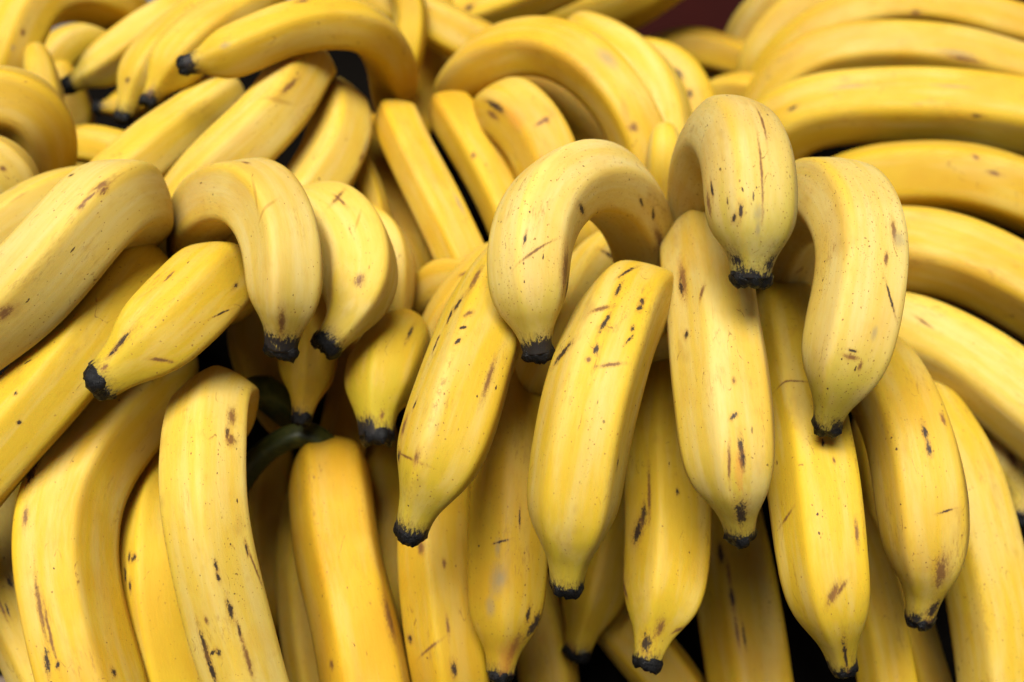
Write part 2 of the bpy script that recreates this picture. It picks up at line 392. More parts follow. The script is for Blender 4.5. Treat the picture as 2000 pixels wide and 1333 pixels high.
# ---- each banana: half width, centre line, end, section roll, group, label, peel, scars
BANANAS = [
  ('hookA', 80, [(1262, 520, 66), (1250, 440, 63.5), (1195, 362, 60.5), (1110, 358, 58), (1050, 430, 56.5), (1035, 520, 56), (1040, 610, 56.3), (1053, 700, 57)], 'T', 0, 'bananas hanging down the front of the heap', 'pale hook shaped banana arching over a hole with black freckles inside its bend', {'p': 0.9, 'g': 0.6, 'f': 1.4, 'tl': 0.85}, [(1138, 410, 26, 9, 60, 'd'), (1105, 530, 60, 10, 0, 'b'), (1025, 470, 22, 5, 10, 'd'), (1050, 490, 60, 4, 60, 'b'), (1290, 470, 40, 14, 0, 'b'), (1253, 395, 14, 6, 20, 'd'), (1275, 420, 16, 7, 30, 'd'), (1108, 560, 40, 8, 0, 'd')]),
  ('bigC', 95, [(1268, 655, 65), (1256, 606, 62), (1230, 592, 59), (1195, 660, 56.2), (1152, 800, 54.3), (1126, 950, 54.3), (1112, 1080, 55), (1107, 1150, 55.8)], 'T', 0, 'bananas hanging down the front of the heap', 'thick upright banana with scattered black scratches and a Y shaped brown scar below its shoulder', {'p': 0.35, 'g': 0.5, 'f': 0.6, 'a': 0.85}, [(1226, 530, 26, 6, 20, 'd'), (1207, 565, 22, 7, 0, 'd'), (1178, 603, 30, 7, 60, 'b'), (1184, 628, 34, 7, 10, 'd'), (1252, 590, 10, 8, 0, 'd'), (1254, 602, 12, 8, 0, 'd'), (1100, 690, 34, 16, 70, 'd'), (1162, 682, 16, 9, 0, 'd'), (1190, 710, 36, 6, 70, 'b'), (1225, 662, 18, 4, 20, 'd'), (1145, 700, 9, 8, 0, 'b'), (1235, 640, 9, 6, 0, 'd'), (1206, 905, 18, 2, 0, 'd')]),
  ('leftC', 95, [(990, 545, 62), (945, 645, 59), (895, 790, 56), (850, 920, 55), (815, 1000, 55.3), (800, 1048, 55.6)], 'T', 10, 'bananas hanging down the front of the heap', 'long slanting banana with rows of black nicks at its upper edge and small round tip', {'p': 0.3, 'g': 0.5, 'f': 0.7}, [(895, 595, 24, 12, 20, 'd'), (880, 618, 26, 7, 0, 'd'), (915, 612, 14, 8, 30, 'b'), (905, 640, 10, 5, 60, 'd'), (850, 675, 20, 5, 0, 'd'), (897, 665, 10, 6, 20, 'd'), (855, 660, 10, 5, 0, 'd'), (787, 830, 34, 6, 0, 'b'), (773, 890, 22, 7, 0, 'd'), (812, 895, 26, 8, 0, 'b'), (790, 893, 30, 4, 90, 'b'), (930, 545, 40, 12, 0, 'b'), (955, 740, 60, 8, 0, 'b'), (808, 790, 16, 4, 20, 'd')]),
  ('hookE', 87, [(1388, 570, 67.5), (1380, 450, 66), (1383, 345, 63.5), (1420, 268, 60), (1458, 305, 57), (1470, 385, 55.3), (1472, 460, 54.8), (1466, 545, 54.8)], 'T', 36, 'bananas hanging down the front of the heap', 'pale curled banana with sprayed brown freckles whose short tip hangs over another banana', {'p': 1.0, 'g': 0.6, 'f': 2.0, 'n': 0.42, 'tl': 0.68, 'a': 0.55}, [(1443, 410, 24, 9, 10, 'd'), (1430, 425, 14, 8, 40, 'd'), (1484, 420, 30, 18, 0, 'r'), (1477, 450, 24, 10, 0, 'r'), (1390, 370, 26, 5, 0, 'd'), (1382, 400, 40, 7, 0, 'b'), (1486, 330, 110, 4, 0, 'b'), (1490, 240, 50, 4, 0, 'b'), (1440, 395, 50, 28, 20, 'f'), (1530, 360, 60, 28, 0, 'f')]),
  ('longF', 94, [(1380, 485, 65.5), (1379, 480, 62.5), (1395, 570, 60), (1410, 690, 58.2), (1425, 820, 57), (1437, 940, 56.6), (1447, 1045, 57.3)], 'T', 20, 'bananas hanging down the front of the heap', 'straight thick banana with a long black streak above its pointed black tip', {'p': 0.5, 'g': 0.5, 'f': 0.6}, [(1337, 545, 50, 12, 0, 'b'), (1333, 560, 26, 10, 0, 'd'), (1370, 572, 20, 6, 20, 'b'), (1484, 600, 50, 7, 0, 'b'), (1338, 655, 12, 8, 0, 'd'), (1445, 880, 44, 9, 0, 'd'), (1450, 900, 26, 10, 0, 'd'), (1430, 815, 14, 8, 60, 'd'), (1446, 1005, 36, 20, 0, 'd'), (1420, 905, 60, 5, 10, 'b'), (1430, 745, 10, 6, 0, 'b'), (1440, 925, 70, 14, 0, 'o')]),
  ('hookG', 91, [(1520, 560, 67.5), (1540, 460, 65), (1590, 388, 61.5), (1650, 402, 58.5), (1682, 480, 57), (1674, 600, 56.2), (1652, 700, 56), (1628, 780, 56.3), (1615, 832, 57)], 'T', 30, 'bananas hanging down the front of the heap', 'hook shaped greenish yellow banana with fine freckles hanging beside the fanned bunch', {'p': 0.7, 'g': 0.8, 'f': 1.8}, [(1742, 450, 30, 7, 0, 'b'), (1733, 505, 18, 6, 0, 'b'), (1735, 580, 50, 4, -30, 'd'), (1667, 688, 14, 5, 90, 'd'), (1663, 700, 22, 8, 90, 'b'), (1682, 720, 14, 6, 0, 'b'), (1570, 525, 24, 5, 60, 'b'), (1708, 650, 24, 10, 0, 'r'), (1760, 470, 30, 20, 0, 'r'), (1690, 510, 30, 24, 0, 'f')]),
  ('longH', 92, [(1535, 610, 64.5), (1548, 690, 62), (1577, 850, 59.5), (1600, 1000, 57.6), (1618, 1150, 56.8), (1636, 1240, 57), (1648, 1303, 57.5)], 'T', 15, 'bananas hanging down the front of the heap', 'long plain banana with a torn brown scar low down and thin ring scratch', {'p': 0.25, 'g': 0.35, 'f': 0.5}, [(1630, 1158, 34, 14, 50, 'b'), (1645, 1150, 24, 8, 60, 'b'), (1540, 743, 60, 3, 90, 'b'), (1535, 1010, 24, 5, 70, 'b'), (1607, 865, 12, 5, 10, 'd'), (1632, 900, 10, 4, 0, 'b'), (1675, 1040, 40, 6, 0, 'b'), (1650, 1280, 50, 6, 0, 'd')]),
  ('bigI', 90, [(1690, 705, 67), (1738, 765, 63.5), (1787, 880, 60.5), (1806, 1000, 59.5), (1810, 1110, 59.6), (1796, 1215, 60.5)], 'T', 20, 'bananas hanging down the front of the heap', 'outward bowed banana with a short thick black streak on its shoulder and dark outer edge', {'p': 0.25, 'g': 0.3, 'f': 0.5, 'w': 0.1}, [(1806, 845, 30, 8, 0, 'd'), (1814, 880, 22, 9, 0, 'd'), (1840, 820, 22, 6, 0, 'b'), (1890, 960, 130, 8, 0, 'd'), (1850, 996, 24, 4, 80, 'd'), (1835, 1120, 50, 18, 0, 'b'), (1822, 1190, 30, 22, 50, 'd'), (1760, 1206, 24, 10, 90, 'd')]),
  ('darkMM', 86, [(1312, 640, 66), (1300, 780, 63), (1296, 900, 61.5), (1300, 1030, 60.5), (1293, 1150, 60), (1275, 1240, 60), (1262, 1298, 60.3)], 'T', 36, 'bananas hanging down the front of the heap', 'hanging banana with a black leaf shaped stain on its flank between two thicker ones', {'p': 0.1, 'g': 0.4, 'f': 0.4, 'w': 0.2, 'tl': 0.85}, [(1256, 1010, 40, 12, 10, 'd'), (1247, 1040, 34, 14, 15, 'd'), (1270, 960, 80, 5, 0, 'b'), (1326, 960, 12, 5, 0, 'd'), (1220, 1155, 30, 4, -20, 'b'), (1290, 1230, 26, 12, 0, 'b'), (1262, 1260, 28, 18, 0, 'd'), (1325, 1230, 18, 8, 60, 'b')]),
  ('midKK', 78, [(1012, 800, 65), (1002, 890, 63), (994, 1000, 61.6), (993, 1130, 61), (985, 1240, 61), (977, 1320, 61.3)], 'T', 30, 'bananas hanging down the front of the heap', 'bruised banana with grey patches and a brown scraped lower end', {'p': 0.0, 'g': 0.3, 'f': 0.8, 'w': 0.45}, [(975, 1070, 30, 10, 0, 'r'), (970, 1130, 60, 26, 10, 'r'), (960, 1185, 34, 16, 0, 'r'), (980, 1058, 24, 4, 80, 'd'), (1042, 1225, 50, 14, 20, 'd'), (1000, 1270, 50, 12, 10, 'b'), (990, 1290, 60, 28, 0, 'o'), (1012, 1290, 56, 5, 0, 'd'), (1006, 1312, 20, 10, 0, 'd'), (1012, 1010, 34, 3, 0, 'd'), (975, 1130, 20, 16, 0, 'r'), (1030, 1200, 30, 6, 0, 'd')]),
  ('midJJ', 78, [(860, 960, 65.5), (852, 1060, 64), (862, 1180, 63), (876, 1290, 62.5), (888, 1360, 63)], 'O', 20, 'bananas hanging down the front of the heap', 'smooth deep yellow banana below the small round tip with a black nick near the bottom', {'p': 0.0, 'g': 0.2, 'f': 0.3, 'w': 0.5}, [(884, 1310, 26, 10, 0, 'd'), (865, 1103, 14, 6, 0, 'b'), (820, 1070, 20, 10, 0, 'b'), (800, 1250, 14, 7, 0, 'd'), (835, 1270, 36, 5, 70, 'b'), (877, 1220, 30, 5, 0, 'b')]),
  ('midII', 86, [(645, 950, 69), (645, 925, 66.5), (660, 1060, 64.3), (692, 1200, 62.8), (722, 1360, 62)], 'O', 10, 'bananas hanging down the front of the heap', 'plain amber banana with its green stalk showing above a dark gap', {'p': 0.0, 'g': 0.2, 'f': 0.5, 'w': 0.6}, [(632, 985, 40, 14, 0, 'f'), (760, 1210, 70, 8, 0, 'b'), (640, 1130, 80, 6, 0, 'f'), (650, 1300, 14, 6, 0, 'b')]),
  ('bigFF', 81, [(436, 815, 65), (430, 788, 62), (412, 802, 59.5), (402, 880, 57.4), (402, 980, 56.4), (419, 1090, 56.4), (448, 1210, 57), (496, 1370, 57.8)], 'O', 28, 'bananas hanging down the front of the heap', 'long pale banana with a dotted black line running down it to the bottom edge', {'p': 0.45, 'g': 0.2, 'f': 0.6, 'a': 0.7}, [(452, 815, 26, 12, 0, 'b'), (446, 845, 20, 6, 0, 'd'), (452, 860, 18, 14, 0, 'b'), (479, 1072, 22, 5, 0, 'd'), (420, 1106, 20, 6, 0, 'd'), (428, 1130, 16, 6, 0, 'd'), (449, 1190, 34, 9, 0, 'd'), (465, 1235, 30, 5, 0, 'd'), (485, 1290, 60, 7, 0, 'b'), (400, 1270, 70, 8, 0, 'd'), (414, 1310, 50, 8, 0, 'd'), (430, 1276, 14, 7, 0, 'd'), (415, 1275, 16, 5, 60, 'd'), (498, 1105, 60, 3, -8, 'b'), (440, 1040, 90, 10, 0, 'f'), (460, 1110, 120, 20, 0, 'f'), (405, 1212, 12, 6, 0, 'b')]),
  ('bigEE', 100, [(284, 765, 65), (208, 850, 62), (138, 960, 60), (119, 1080, 59.2), (138, 1220, 59), (180, 1370, 59.5)], 'O', -20, 'bananas hanging down the front of the heap', 'broad bowed banana with black scuffs down its outer edge beside the big black tip', {'p': 0.15, 'g': 0.2, 'f': 0.3, 'w': 0.15}, [(62, 925, 50, 10, 0, 'd'), (72, 908, 24, 8, 0, 'd'), (45, 1010, 30, 8, 0, 'b'), (75, 1190, 90, 7, 0, 'b'), (100, 1240, 90, 5, 0, 'b'), (95, 1295, 40, 9, 10, 'd'), (115, 1300, 14, 7, 30, 'd'), (222, 1312, 14, 7, 0, 'd'), (152, 790, 60, 7, 0, 'b')]),
  ('midGG', 76, [(345, 905, 65.5), (312, 985, 63.5), (298, 1110, 61.8), (312, 1240, 61.3), (345, 1380, 61.3)], 'O', 15, 'bananas hanging down the front of the heap', 'narrow dusky banana tucked between two bigger ones with short black ticks near its edge', {'p': 0.1, 'g': 0.2, 'f': 0.3, 'w': 0.2}, [(262, 1093, 12, 9, 0, 'd'), (252, 1090, 16, 4, 0, 'd'), (247, 1125, 36, 3, 0, 'd'), (253, 1145, 20, 4, 0, 'd')]),
  ('edgeHH', 76, [(20, 900, 68), (5, 1000, 66.5), (12, 1110, 65.3), (55, 1230, 64.5), (112, 1350, 64)], 'O', 0, 'bananas hanging down the front of the heap', 'pale greenish banana cut off at the lower corner beside the broad bowed one', {'p': 0.4, 'g': 0.8, 'f': 0.4}, [(20, 1135, 20, 8, 0, 'd'), (17, 1190, 26, 4, 0, 'd'), (8, 1190, 40, 4, 0, 'b')]),
  ('shortPP', 62, [(606, 600, 67.5), (606, 690, 65.3), (600, 760, 64.3), (588, 826, 64)], 'T', 30, 'shaded bananas deep between the front ones', 'short dim banana with a black end hanging in shade behind two black tips', {'p': 0, 'g': 0.2, 'f': 0.4, 'w': 0.6}, []),
  ('shortQQ', 74, [(780, 668, 66), (764, 695, 64.3), (738, 780, 62.3), (738, 862, 62)], 'T', 10, 'bananas hanging down the front of the heap', 'stubby bright yellow banana ending in a large glossy black tip', {'p': 0.1, 'g': 0.7, 'f': 0.5, 'w': 0.1, 'n': 0.46}, [(800, 648, 26, 6, 0, 'd'), (749, 795, 40, 6, 0, 'f'), (748, 812, 14, 6, 0, 'b')]),
  ('archX', 79, [(392, 540, 67.5), (393, 455, 65), (432, 392, 62), (505, 385, 59.8), (550, 450, 58.6), (563, 540, 58), (558, 620, 58.4), (548, 690, 59)], 'T', 25, 'bananas of the bunch slanting across the near side', 'smooth pale hook shaped banana with light V shaped scratches over its bend', {'p': 0.85, 'g': 0.3, 'f': 0.45, 'n': 0.4, 'tl': 0.85}, [(480, 319, 10, 7, 0, 'b'), (495, 380, 60, 6, 20, 'l'), (515, 405, 60, 6, 60, 'l'), (582, 560, 70, 8, 0, 'f'), (550, 630, 34, 10, 0, 'b'), (450, 440, 8, 8, 0, 'd')]),
  ('roundY', 84, [(570, 440, 67), (640, 432, 64.5), (692, 485, 62.6), (703, 555, 61.6), (680, 620, 61), (632, 680, 60.6)], 'T', 0, 'bananas of the bunch slanting across the near side', 'plump pale banana with a brown cross shaped scar turning its black tip inward', {'p': 0.75, 'g': 0.3, 'f': 0.3}, [(658, 388, 34, 5, 60, 'b'), (664, 392, 24, 5, 0, 'b'), (702, 546, 18, 14, 0, 'b'), (700, 430, 40, 5, 40, 'l')]),
  ('bumpZ', 46, [(700, 430, 70), (745, 462, 69), (765, 520, 68), (760, 590, 68)], 'H', 0, 'bananas lying at the back of the heap', 'partly hidden pale banana peeking out behind the plump one with a cross scar', {'p': 0.3, 'w': 0.2}, []),
  ('tipAA', 89, [(440, 565, 64.3), (422, 548, 61.2), (372, 594, 58.5), (300, 665, 56.9), (237, 716, 56.4), (190, 750, 56.4)], 'T', 20, 'bananas of the bunch slanting across the near side', 'stout banana with the biggest crusty black tip and a brown gouge near it', {'p': 0.25, 'g': 0.35, 'f': 0.5, 'n': 0.46}, [(235, 670, 50, 8, 0, 'd'), (218, 690, 20, 6, 0, 'd'), (434, 615, 32, 3, 20, 'd'), (462, 560, 12, 6, 0, 'd'), (314, 705, 34, 7, 60, 'b'), (330, 542, 20, 4, 0, 'b'), (205, 715, 12, 8, 0, 'b')]),
  ('upBB', 92, [(258, 430, 65.5), (250, 402, 62.3), (212, 398, 60), (140, 470, 58.6), (50, 570, 58.6), (-50, 650, 59)], 'O', 25, 'bananas of the bunch slanting across the near side', 'fat pale banana with a broken brown scar lying above the others of its bunch', {'p': 0.75, 'g': 0.2, 'f': 0.5}, [(200, 360, 26, 10, 20, 'b'), (203, 372, 16, 10, 0, 'b'), (170, 385, 30, 5, 10, 'b'), (160, 402, 14, 8, 0, 'b'), (138, 342, 8, 6, 0, 'd'), (10, 610, 30, 16, 0, 'b'), (60, 490, 60, 10, 0, 'f')]),
  ('lowCC', 86, [(272, 560, 65), (256, 545, 61.8), (212, 600, 59.9), (150, 690, 59.3), (60, 800, 59.2), (-40, 915, 59.4)], 'O', 10, 'bananas of the bunch slanting across the near side', 'long orange yellow banana with a hair thin hooked scratch below the fat pale one', {'p': 0.05, 'g': 0.2, 'f': 0.3, 'w': 0.12}, [(47, 690, 18, 3, 20, 'd'), (55, 706, 14, 3, 40, 'd'), (35, 825, 8, 7, 0, 'd'), (28, 768, 8, 5, 0, 'd')]),
  ('edgeDD', 62, [(180, 372, 66), (110, 390, 64.5), (20, 440, 63.5), (-70, 520, 63.5)], 'O', 0, 'bananas of the bunch slanting across the near side', 'pale banana mostly covered by the fat one with the broken scar', {'p': 0.7, 'f': 0.2}, [(40, 385, 40, 5, 0, 'l'), (25, 365, 20, 7, 0, 'r')]),
  ('slant74', 60, [(432, 205, 77), (425, 203, 74.5), (375, 238, 73), (300, 292, 71), (220, 362, 70)], 'H', 20, 'bananas lying at the back of the heap', 'straight slanting banana just below the dark hooked tip of the arching one', {'p': 0.4, 'f': 0.15}, []),
  ('slant75', 68, [(592, 142, 76), (584, 138, 73.3), (545, 205, 71.2), (472, 285, 69.6), (400, 355, 69), (350, 425, 69)], 'H', 20, 'bananas lying at the back of the heap', 'plump banana with a brown scratch tucked under the long arching one', {'p': 0.4, 'f': 0.2}, [(566, 165, 34, 8, 10, 'b'), (540, 195, 60, 10, 60, 'l')]),
  ('slant76', 64, [(650, 235, 76), (660, 215, 73.5), (664, 265, 72), (643, 325, 71), (598, 390, 70.5)], 'H', 20, 'bananas lying at the back of the heap', 'curved banana with a faint bruise on its outer side beside the plump scratched one', {'p': 0.4, 'f': 0.2}, [(715, 290, 34, 8, 0, 'r'), (705, 310, 12, 6, 0, 'b')]),
  ('sliv77', 28, [(690, 300, 75), (722, 370, 74), (738, 440, 73.5)], 'H', 0, 'bananas lying at the back of the heap', 'thin slice of banana showing below the outward curve of its neighbour', {'w': 0.3}, []),
  ('archTop', 53, [(768, 195, 75.5), (764, 125, 73.5), (718, 60, 71.5), (628, 44, 70.5), (525, 68, 69.5), (432, 108, 69), (352, 130, 68.6)], 'T', 30, 'bananas lying at the back of the heap', 'long arching banana with a black hooked tip stretched across the back', {'p': 0.1, 'w': 0.35, 'f': 0.25, 'g': 0.3}, [(440, 85, 20, 10, 0, 'r'), (590, 5, 20, 6, 0, 'b'), (765, 40, 60, 16, 0, 'r')]),
  ('nb64', 55, [(490, 10, 76), (400, 72, 74.3), (330, 138, 73), (285, 205, 72.4)], 'T', 36, 'bananas lying at the back of the heap', 'banana with a ragged dark tip nestled along the left side of the arching one', {'p': 0.2, 'f': 0.2, 'w': 0.2, 'g': 0.3}, [(287, 190, 26, 8, 0, 'd')]),
  ('nb65', 50, [(400, 25, 79.5), (315, 98, 77.5), (262, 175, 76), (238, 236, 75.6)], 'T', 20, 'bananas lying at the back of the heap', 'banana with one black dot and a dark tip in a row of three', {'p': 0.2, 'f': 0.2, 'w': 0.2, 'g': 0.3}, [(248, 160, 9, 8, 0, 'd')]),
  ('nb66', 50, [(320, 40, 83.5), (250, 92, 81.5), (185, 138, 80.2), (126, 172, 79.6)], 'T', 30, 'bananas lying at the back of the heap', 'straight banana with a long black tip pointing at the rounded one beside it', {'p': 0.3, 'f': 0.1, 'w': 0.1, 'g': 0.4}, [(140, 130, 70, 5, 0, 'r')]),
  ('arch67', 55, [(255, 40, 84), (220, 5, 82), (150, -15, 80), (80, 0, 78), (38, 50, 76.5), (15, 110, 76)], 'H', 10, 'bananas lying at the back of the heap', 'big banana arching at the top corner with a small grey spot', {'p': 0.2, 'w': 0.2, 'f': 0.1}, [(30, 90, 12, 9, 0, 'r'), (42, 62, 10, 8, 0, 'b')]),
  ('in68', 44, [(195, 85, 88), (135, 92, 86.5), (90, 150, 85.5)], 'H', 0, 'bananas lying at the back of the heap', 'small rounded banana under the corner arch', {'w': 0.3, 'p': 0.2}, []),
  ('tip69', 42, [(430, -60, 88), (365, -12, 87), (308, 30, 86.5)], 'T', 0, 'bananas lying at the back of the heap', 'banana with a forked black tip cut by the top edge', {'g': 0.3, 'w': 0.1}, []),
  ('tip69b', 34, [(510, -50, 91), (445, -18, 90), (397, 10, 89.5)], 'T', 0, 'bananas lying at the back of the heap', 'small banana end with black tip beside the forked one', {'g': 0.3, 'w': 0.1}, []),
  ('blob70', 72, [(84, 320, 71), (82, 262, 69.5), (52, 205, 68.2), (-10, 190, 67.8), (-90, 195, 68)], 'O', 0, 'bananas lying at the back of the heap', 'rounded banana bend at the edge with its underside in brown shade', {'p': 0.3, 'w': 0.2}, []),
  ('blob71', 58, [(32, 430, 68), (30, 362, 66.8), (0, 318, 66.3), (-70, 305, 66.5)], 'O', 0, 'bananas lying at the back of the heap', 'blunt banana end with one tan spot below the rounded bend', {'p': 0.5, 'w': 0.1}, [(10, 335, 10, 9, 0, 'b')]),
  ('arch72', 42, [(92, 325, 77), (125, 292, 76.2), (175, 284, 75.6), (240, 300, 75)], 'H', 0, 'bananas lying at the back of the heap', 'low arched banana with a shaded underside in front of the straight slanting one', {'p': 0.3, 'w': 0.3}, []),
  ('bit73', 36, [(300, 175, 82), (240, 205, 81), (182, 212, 80.5)], 'T', 0, 'bananas lying at the back of the heap', 'small banana end with a faint dark tip below the row of three', {'w': 0.3}, []),
  ('bit73b', 40, [(135, 180, 85), (150, 235, 84.5), (140, 290, 84)], 'H', 0, 'bananas lying at the back of the heap', 'dim stub of banana filling the gap below the long black tip', {'w': 0.4}, []),
  ('bit80', 34, [(50, 330, 74), (110, 345, 73.5), (180, 355, 73)], 'H', 0, 'bananas lying at the back of the heap', 'sliver of banana just above the fat pale one and below the low arch', {'w': 0.3}, []),
  ('bit81', 40, [(80, 150, 74.5), (88, 220, 74.5), (72, 290, 74.5)], 'H', 0, 'bananas lying at the back of the heap', 'narrow banana edge curving round the rounded bend', {'w': 0.1, 'p': 0.3}, []),
  ('bit79', 34, [(775, -50, 82), (802, 15, 82), (798, 90, 82)], 'H', 0, 'bananas lying at the back of the heap', 'banana slice beside the high end of the long arch', {'w': 0.2}, []),
  ('bit59', 62, [(525, 570, 70), (500, 640, 69.3), (520, 720, 69)], 'H', 0, 'shaded bananas deep between the front ones', 'shaded banana behind the hook with V shaped scratches', {'w': 0.4, 'f': 0.2}, []),
  ('ridgeU', 52, [(775, 240, 76), (777, 245, 74), (803, 300, 72.5), (853, 400, 70.6), (892, 482, 69.5), (930, 565, 69)], 'H', 36, 'bananas lying at the back of the heap', 'straight amber banana with a sharp ridge slanting down the middle', {'w': 0.5, 'f': 0.15}, [(895, 400, 40, 8, 0, 'r')]),
  ('ridgeV', 51, [(880, 222, 78.5), (886, 228, 76.5), (930, 298, 75), (980, 392, 73.3), (1015, 470, 72.3)], 'H', 25, 'bananas lying at the back of the heap', 'square ended amber banana lying beside the sharp ridged one', {'w': 0.45, 'f': 0.1}, [(925, 300, 8, 8, 0, 'b')]),
  ('spotW', 68, [(975, 220, 77.5), (1003, 218, 75.3), (1050, 264, 73.8), (1080, 330, 72.8), (1100, 400, 72.3)], 'H', 20, 'bananas lying at the back of the heap', 'rounded banana with a dark slanting blotch under the broad arch', {'p': 0.3, 'w': 0.3, 'f': 0.2}, [(966, 205, 36, 11, 0, 'd'), (962, 222, 20, 10, 0, 'b'), (1060, 240, 24, 6, 80, 'b'), (1065, 236, 10, 8, 0, 'b'), (1010, 230, 40, 30, 0, 'o')]),
  ('archT', 59, [(903, 160, 79.5), (950, 120, 77.8), (1035, 93, 76), (1128, 115, 74), (1208, 190, 72.3), (1258, 290, 71), (1280, 400, 70.5)], 'H', 20, 'bananas lying at the back of the heap', 'broad arching banana with a purple grey bruise behind the tallest hooks', {'p': 0.15, 'w': 0.35, 'f': 0.15}, [(1172, 72, 30, 14, 0, 'r'), (1188, 110, 40, 20, 0, 'r'), (1222, 215, 50, 14, 20, 'o'), (1233, 252, 14, 12, 0, 'b')]),
  ('archT2', 52, [(1170, 75, 79), (1240, 120, 77.5), (1290, 190, 76.5), (1308, 280, 76)], 'H', 0, 'bananas lying at the back of the heap', 'paler banana following the outer curve of the broad bruised arch', {'p': 0.3, 'w': 0.1}, []),
  ('spot21', 46, [(1235, 115, 86), (1300, 128, 85), (1348, 175, 84.3), (1365, 240, 84)], 'H', 20, 'bananas lying at the back of the heap', 'small spotted dull banana between the broad arch and the fanned bunch', {'w': 0.4, 'f': 0.8}, [(1295, 118, 10, 8, 0, 'd'), (1325, 145, 24, 8, 0, 'd'), (1345, 185, 14, 8, 0, 'd')]),
  ('dull22', 42, [(1285, 105, 95), (1350, 95, 94.5), (1430, 115, 94)], 'H', 0, 'bananas lying at the back of the heap', 'dull shaded banana below the dark red box', {'w': 0.5}, []),
  ('bit23', 38, [(1370, 205, 91), (1425, 180, 90.5), (1480, 185, 90)], 'H', 0, 'bananas lying at the back of the heap', 'little banana bit showing above the highest curled one', {'w': 0.3}, []),
  ('top24', 46, [(815, 55, 91), (900, 38, 89.5), (1000, 8, 88), (1120, -45, 87)], 'O', 36, 'bananas lying at the back of the heap', 'black spotted banana with a dark ridge cut off by the top edge', {'w': 0.3, 'f': 0.3}, [(830, 40, 60, 8, 0, 'd'), (918, 15, 16, 10, 0, 'd'), (930, 38, 20, 9, 40, 'd')]),
  ('top25', 56, [(1030, 40, 95), (1120, 28, 93), (1200, 15, 92), (1275, -30, 91)], 'O', 0, 'bananas lying at the back of the heap', 'greenish banana slanting out of the top edge beside the dark red box', {'p': 0.1, 'g': 0.3, 'w': 0.2}, []),
  ('bit26', 56, [(840, 60, 90), (830, 130, 88.5), (800, 225, 87.5)], 'H', 20, 'bananas lying at the back of the heap', 'blurry orange brown banana standing behind the square ended one', {'w': 0.7, 'f': 0.2}, [(835, 115, 40, 20, 0, 'o')]),
  ('in31', 56, [(1075, 190, 81.5), (1150, 240, 81), (1200, 330, 80.5)], 'H', 0, 'bananas lying at the back of the heap', 'shaded banana in the hollow under the broad bruised arch', {'w': 0.5}, []),
  ('bit32', 46, [(1300, 330, 71), (1300, 420, 70.5), (1292, 520, 70)], 'H', 0, 'shaded bananas deep between the front ones', 'pale banana strip seen between two hook shaped ones', {'p': 0.4}, []),
  ('bit56', 42, [(785, 545, 73), (815, 605, 72.5), (832, 690, 72)], 'H', 0, 'shaded bananas deep between the front ones', 'pale banana slice above the stubby one with the glossy tip', {'p': 0.5}, []),
  ('top57', 52, [(835, 575, 70.5), (885, 540, 69.3), (955, 545, 68.5)], 'H', 0, 'shaded bananas deep between the front ones', 'short arched banana below the sharp ridged amber one', {'p': 0.3, 'w': 0.3}, []),
  ('spot58', 46, [(845, 680, 68), (880, 610, 67.5), (930, 550, 67)], 'H', 0, 'shaded bananas deep between the front ones', 'brown spotted banana side wedged behind the rows of nicks', {'p': 0.2, 'w': 0.2, 'f': 0.3}, [(907, 535, 20, 8, 60, 'b'), (905, 558, 12, 7, 60, 'd')]),
  ('hole82', 58, [(1235, 470, 67.5), (1170, 518, 66), (1120, 592, 65.5), (1085, 670, 65)], 'H', 20, 'shaded bananas deep between the front ones', 'pale brown banana visible through the hole of the freckled hook', {'p': 0.4, 'f': 0.3}, [(1190, 498, 30, 6, 70, 'd')]),
  ('bit83', 34, [(1510, 570, 72.5), (1570, 556, 72), (1650, 580, 72)], 'H', 0, 'shaded bananas deep between the front ones', 'bright scrap of banana beneath the hook beside the fanned bunch', {'p': 0.4}, []),
  ('bit84', 44, [(1038, 690, 67), (1045, 760, 67.5), (1060, 850, 68)], 'H', 0, 'shaded bananas deep between the front ones', 'dark orange banana in the cleft below the freckled hook', {'w': 0.6}, []),
  ('darkLL', 72, [(1200, 980, 71), (1165, 1130, 70), (1142, 1215, 69.5), (1125, 1282, 69.5)], 'T', 36, 'shaded bananas deep between the front ones', 'shaded banana with a blunt grey tip low behind the thick scratched one', {'w': 0.5, 'f': 0.2}, [(1140, 1272, 10, 14, 0, 'r'), (1100, 1275, 30, 14, 80, 'd')]),
  ('darkNN', 82, [(1425, 1030, 72), (1440, 1150, 71), (1456, 1260, 70.3), (1474, 1400, 69.5)], 'O', 25, 'shaded bananas deep between the front ones', 'shaded banana with a thin broken black line and a dark notch at its edge', {'w': 0.45, 'f': 0.3}, [(1403, 1085, 36, 10, 0, 'd'), (1420, 1120, 40, 5, 0, 'b'), (1432, 1170, 34, 8, 0, 'd'), (1445, 1230, 50, 5, 0, 'b'), (1452, 1240, 40, 4, 0, 'd')]),
  ('midOO', 58, [(1650, 1010, 68.5), (1690, 1120, 67), (1716, 1220, 66.3), (1738, 1350, 66)], 'O', 20, 'shaded bananas deep between the front ones', 'slim banana running alongside the plain one with the torn scar', {'w': 0.3, 'f': 0.2}, []),
  ('low51', 64, [(1190, 1200, 72), (1275, 1290, 71), (1350, 1390, 70.5)], 'O', 0, 'shaded bananas deep between the front ones', 'dim banana crossing slantwise below the leaf shaped stain', {'w': 0.5}, []),
  ('low52', 62, [(1045, 1190, 71.5), (1065, 1290, 71), (1075, 1400, 71)], 'O', 0, 'shaded bananas deep between the front ones', 'dim banana at the bottom below the blunt grey tip', {'w': 0.6}, []),
  ('low53', 56, [(590, 1040, 74), (594, 1180, 73), (625, 1390, 72)], 'O', 20, 'shaded bananas deep between the front ones', 'dim banana at the bottom beside the plain amber one', {'w': 0.5}, []),
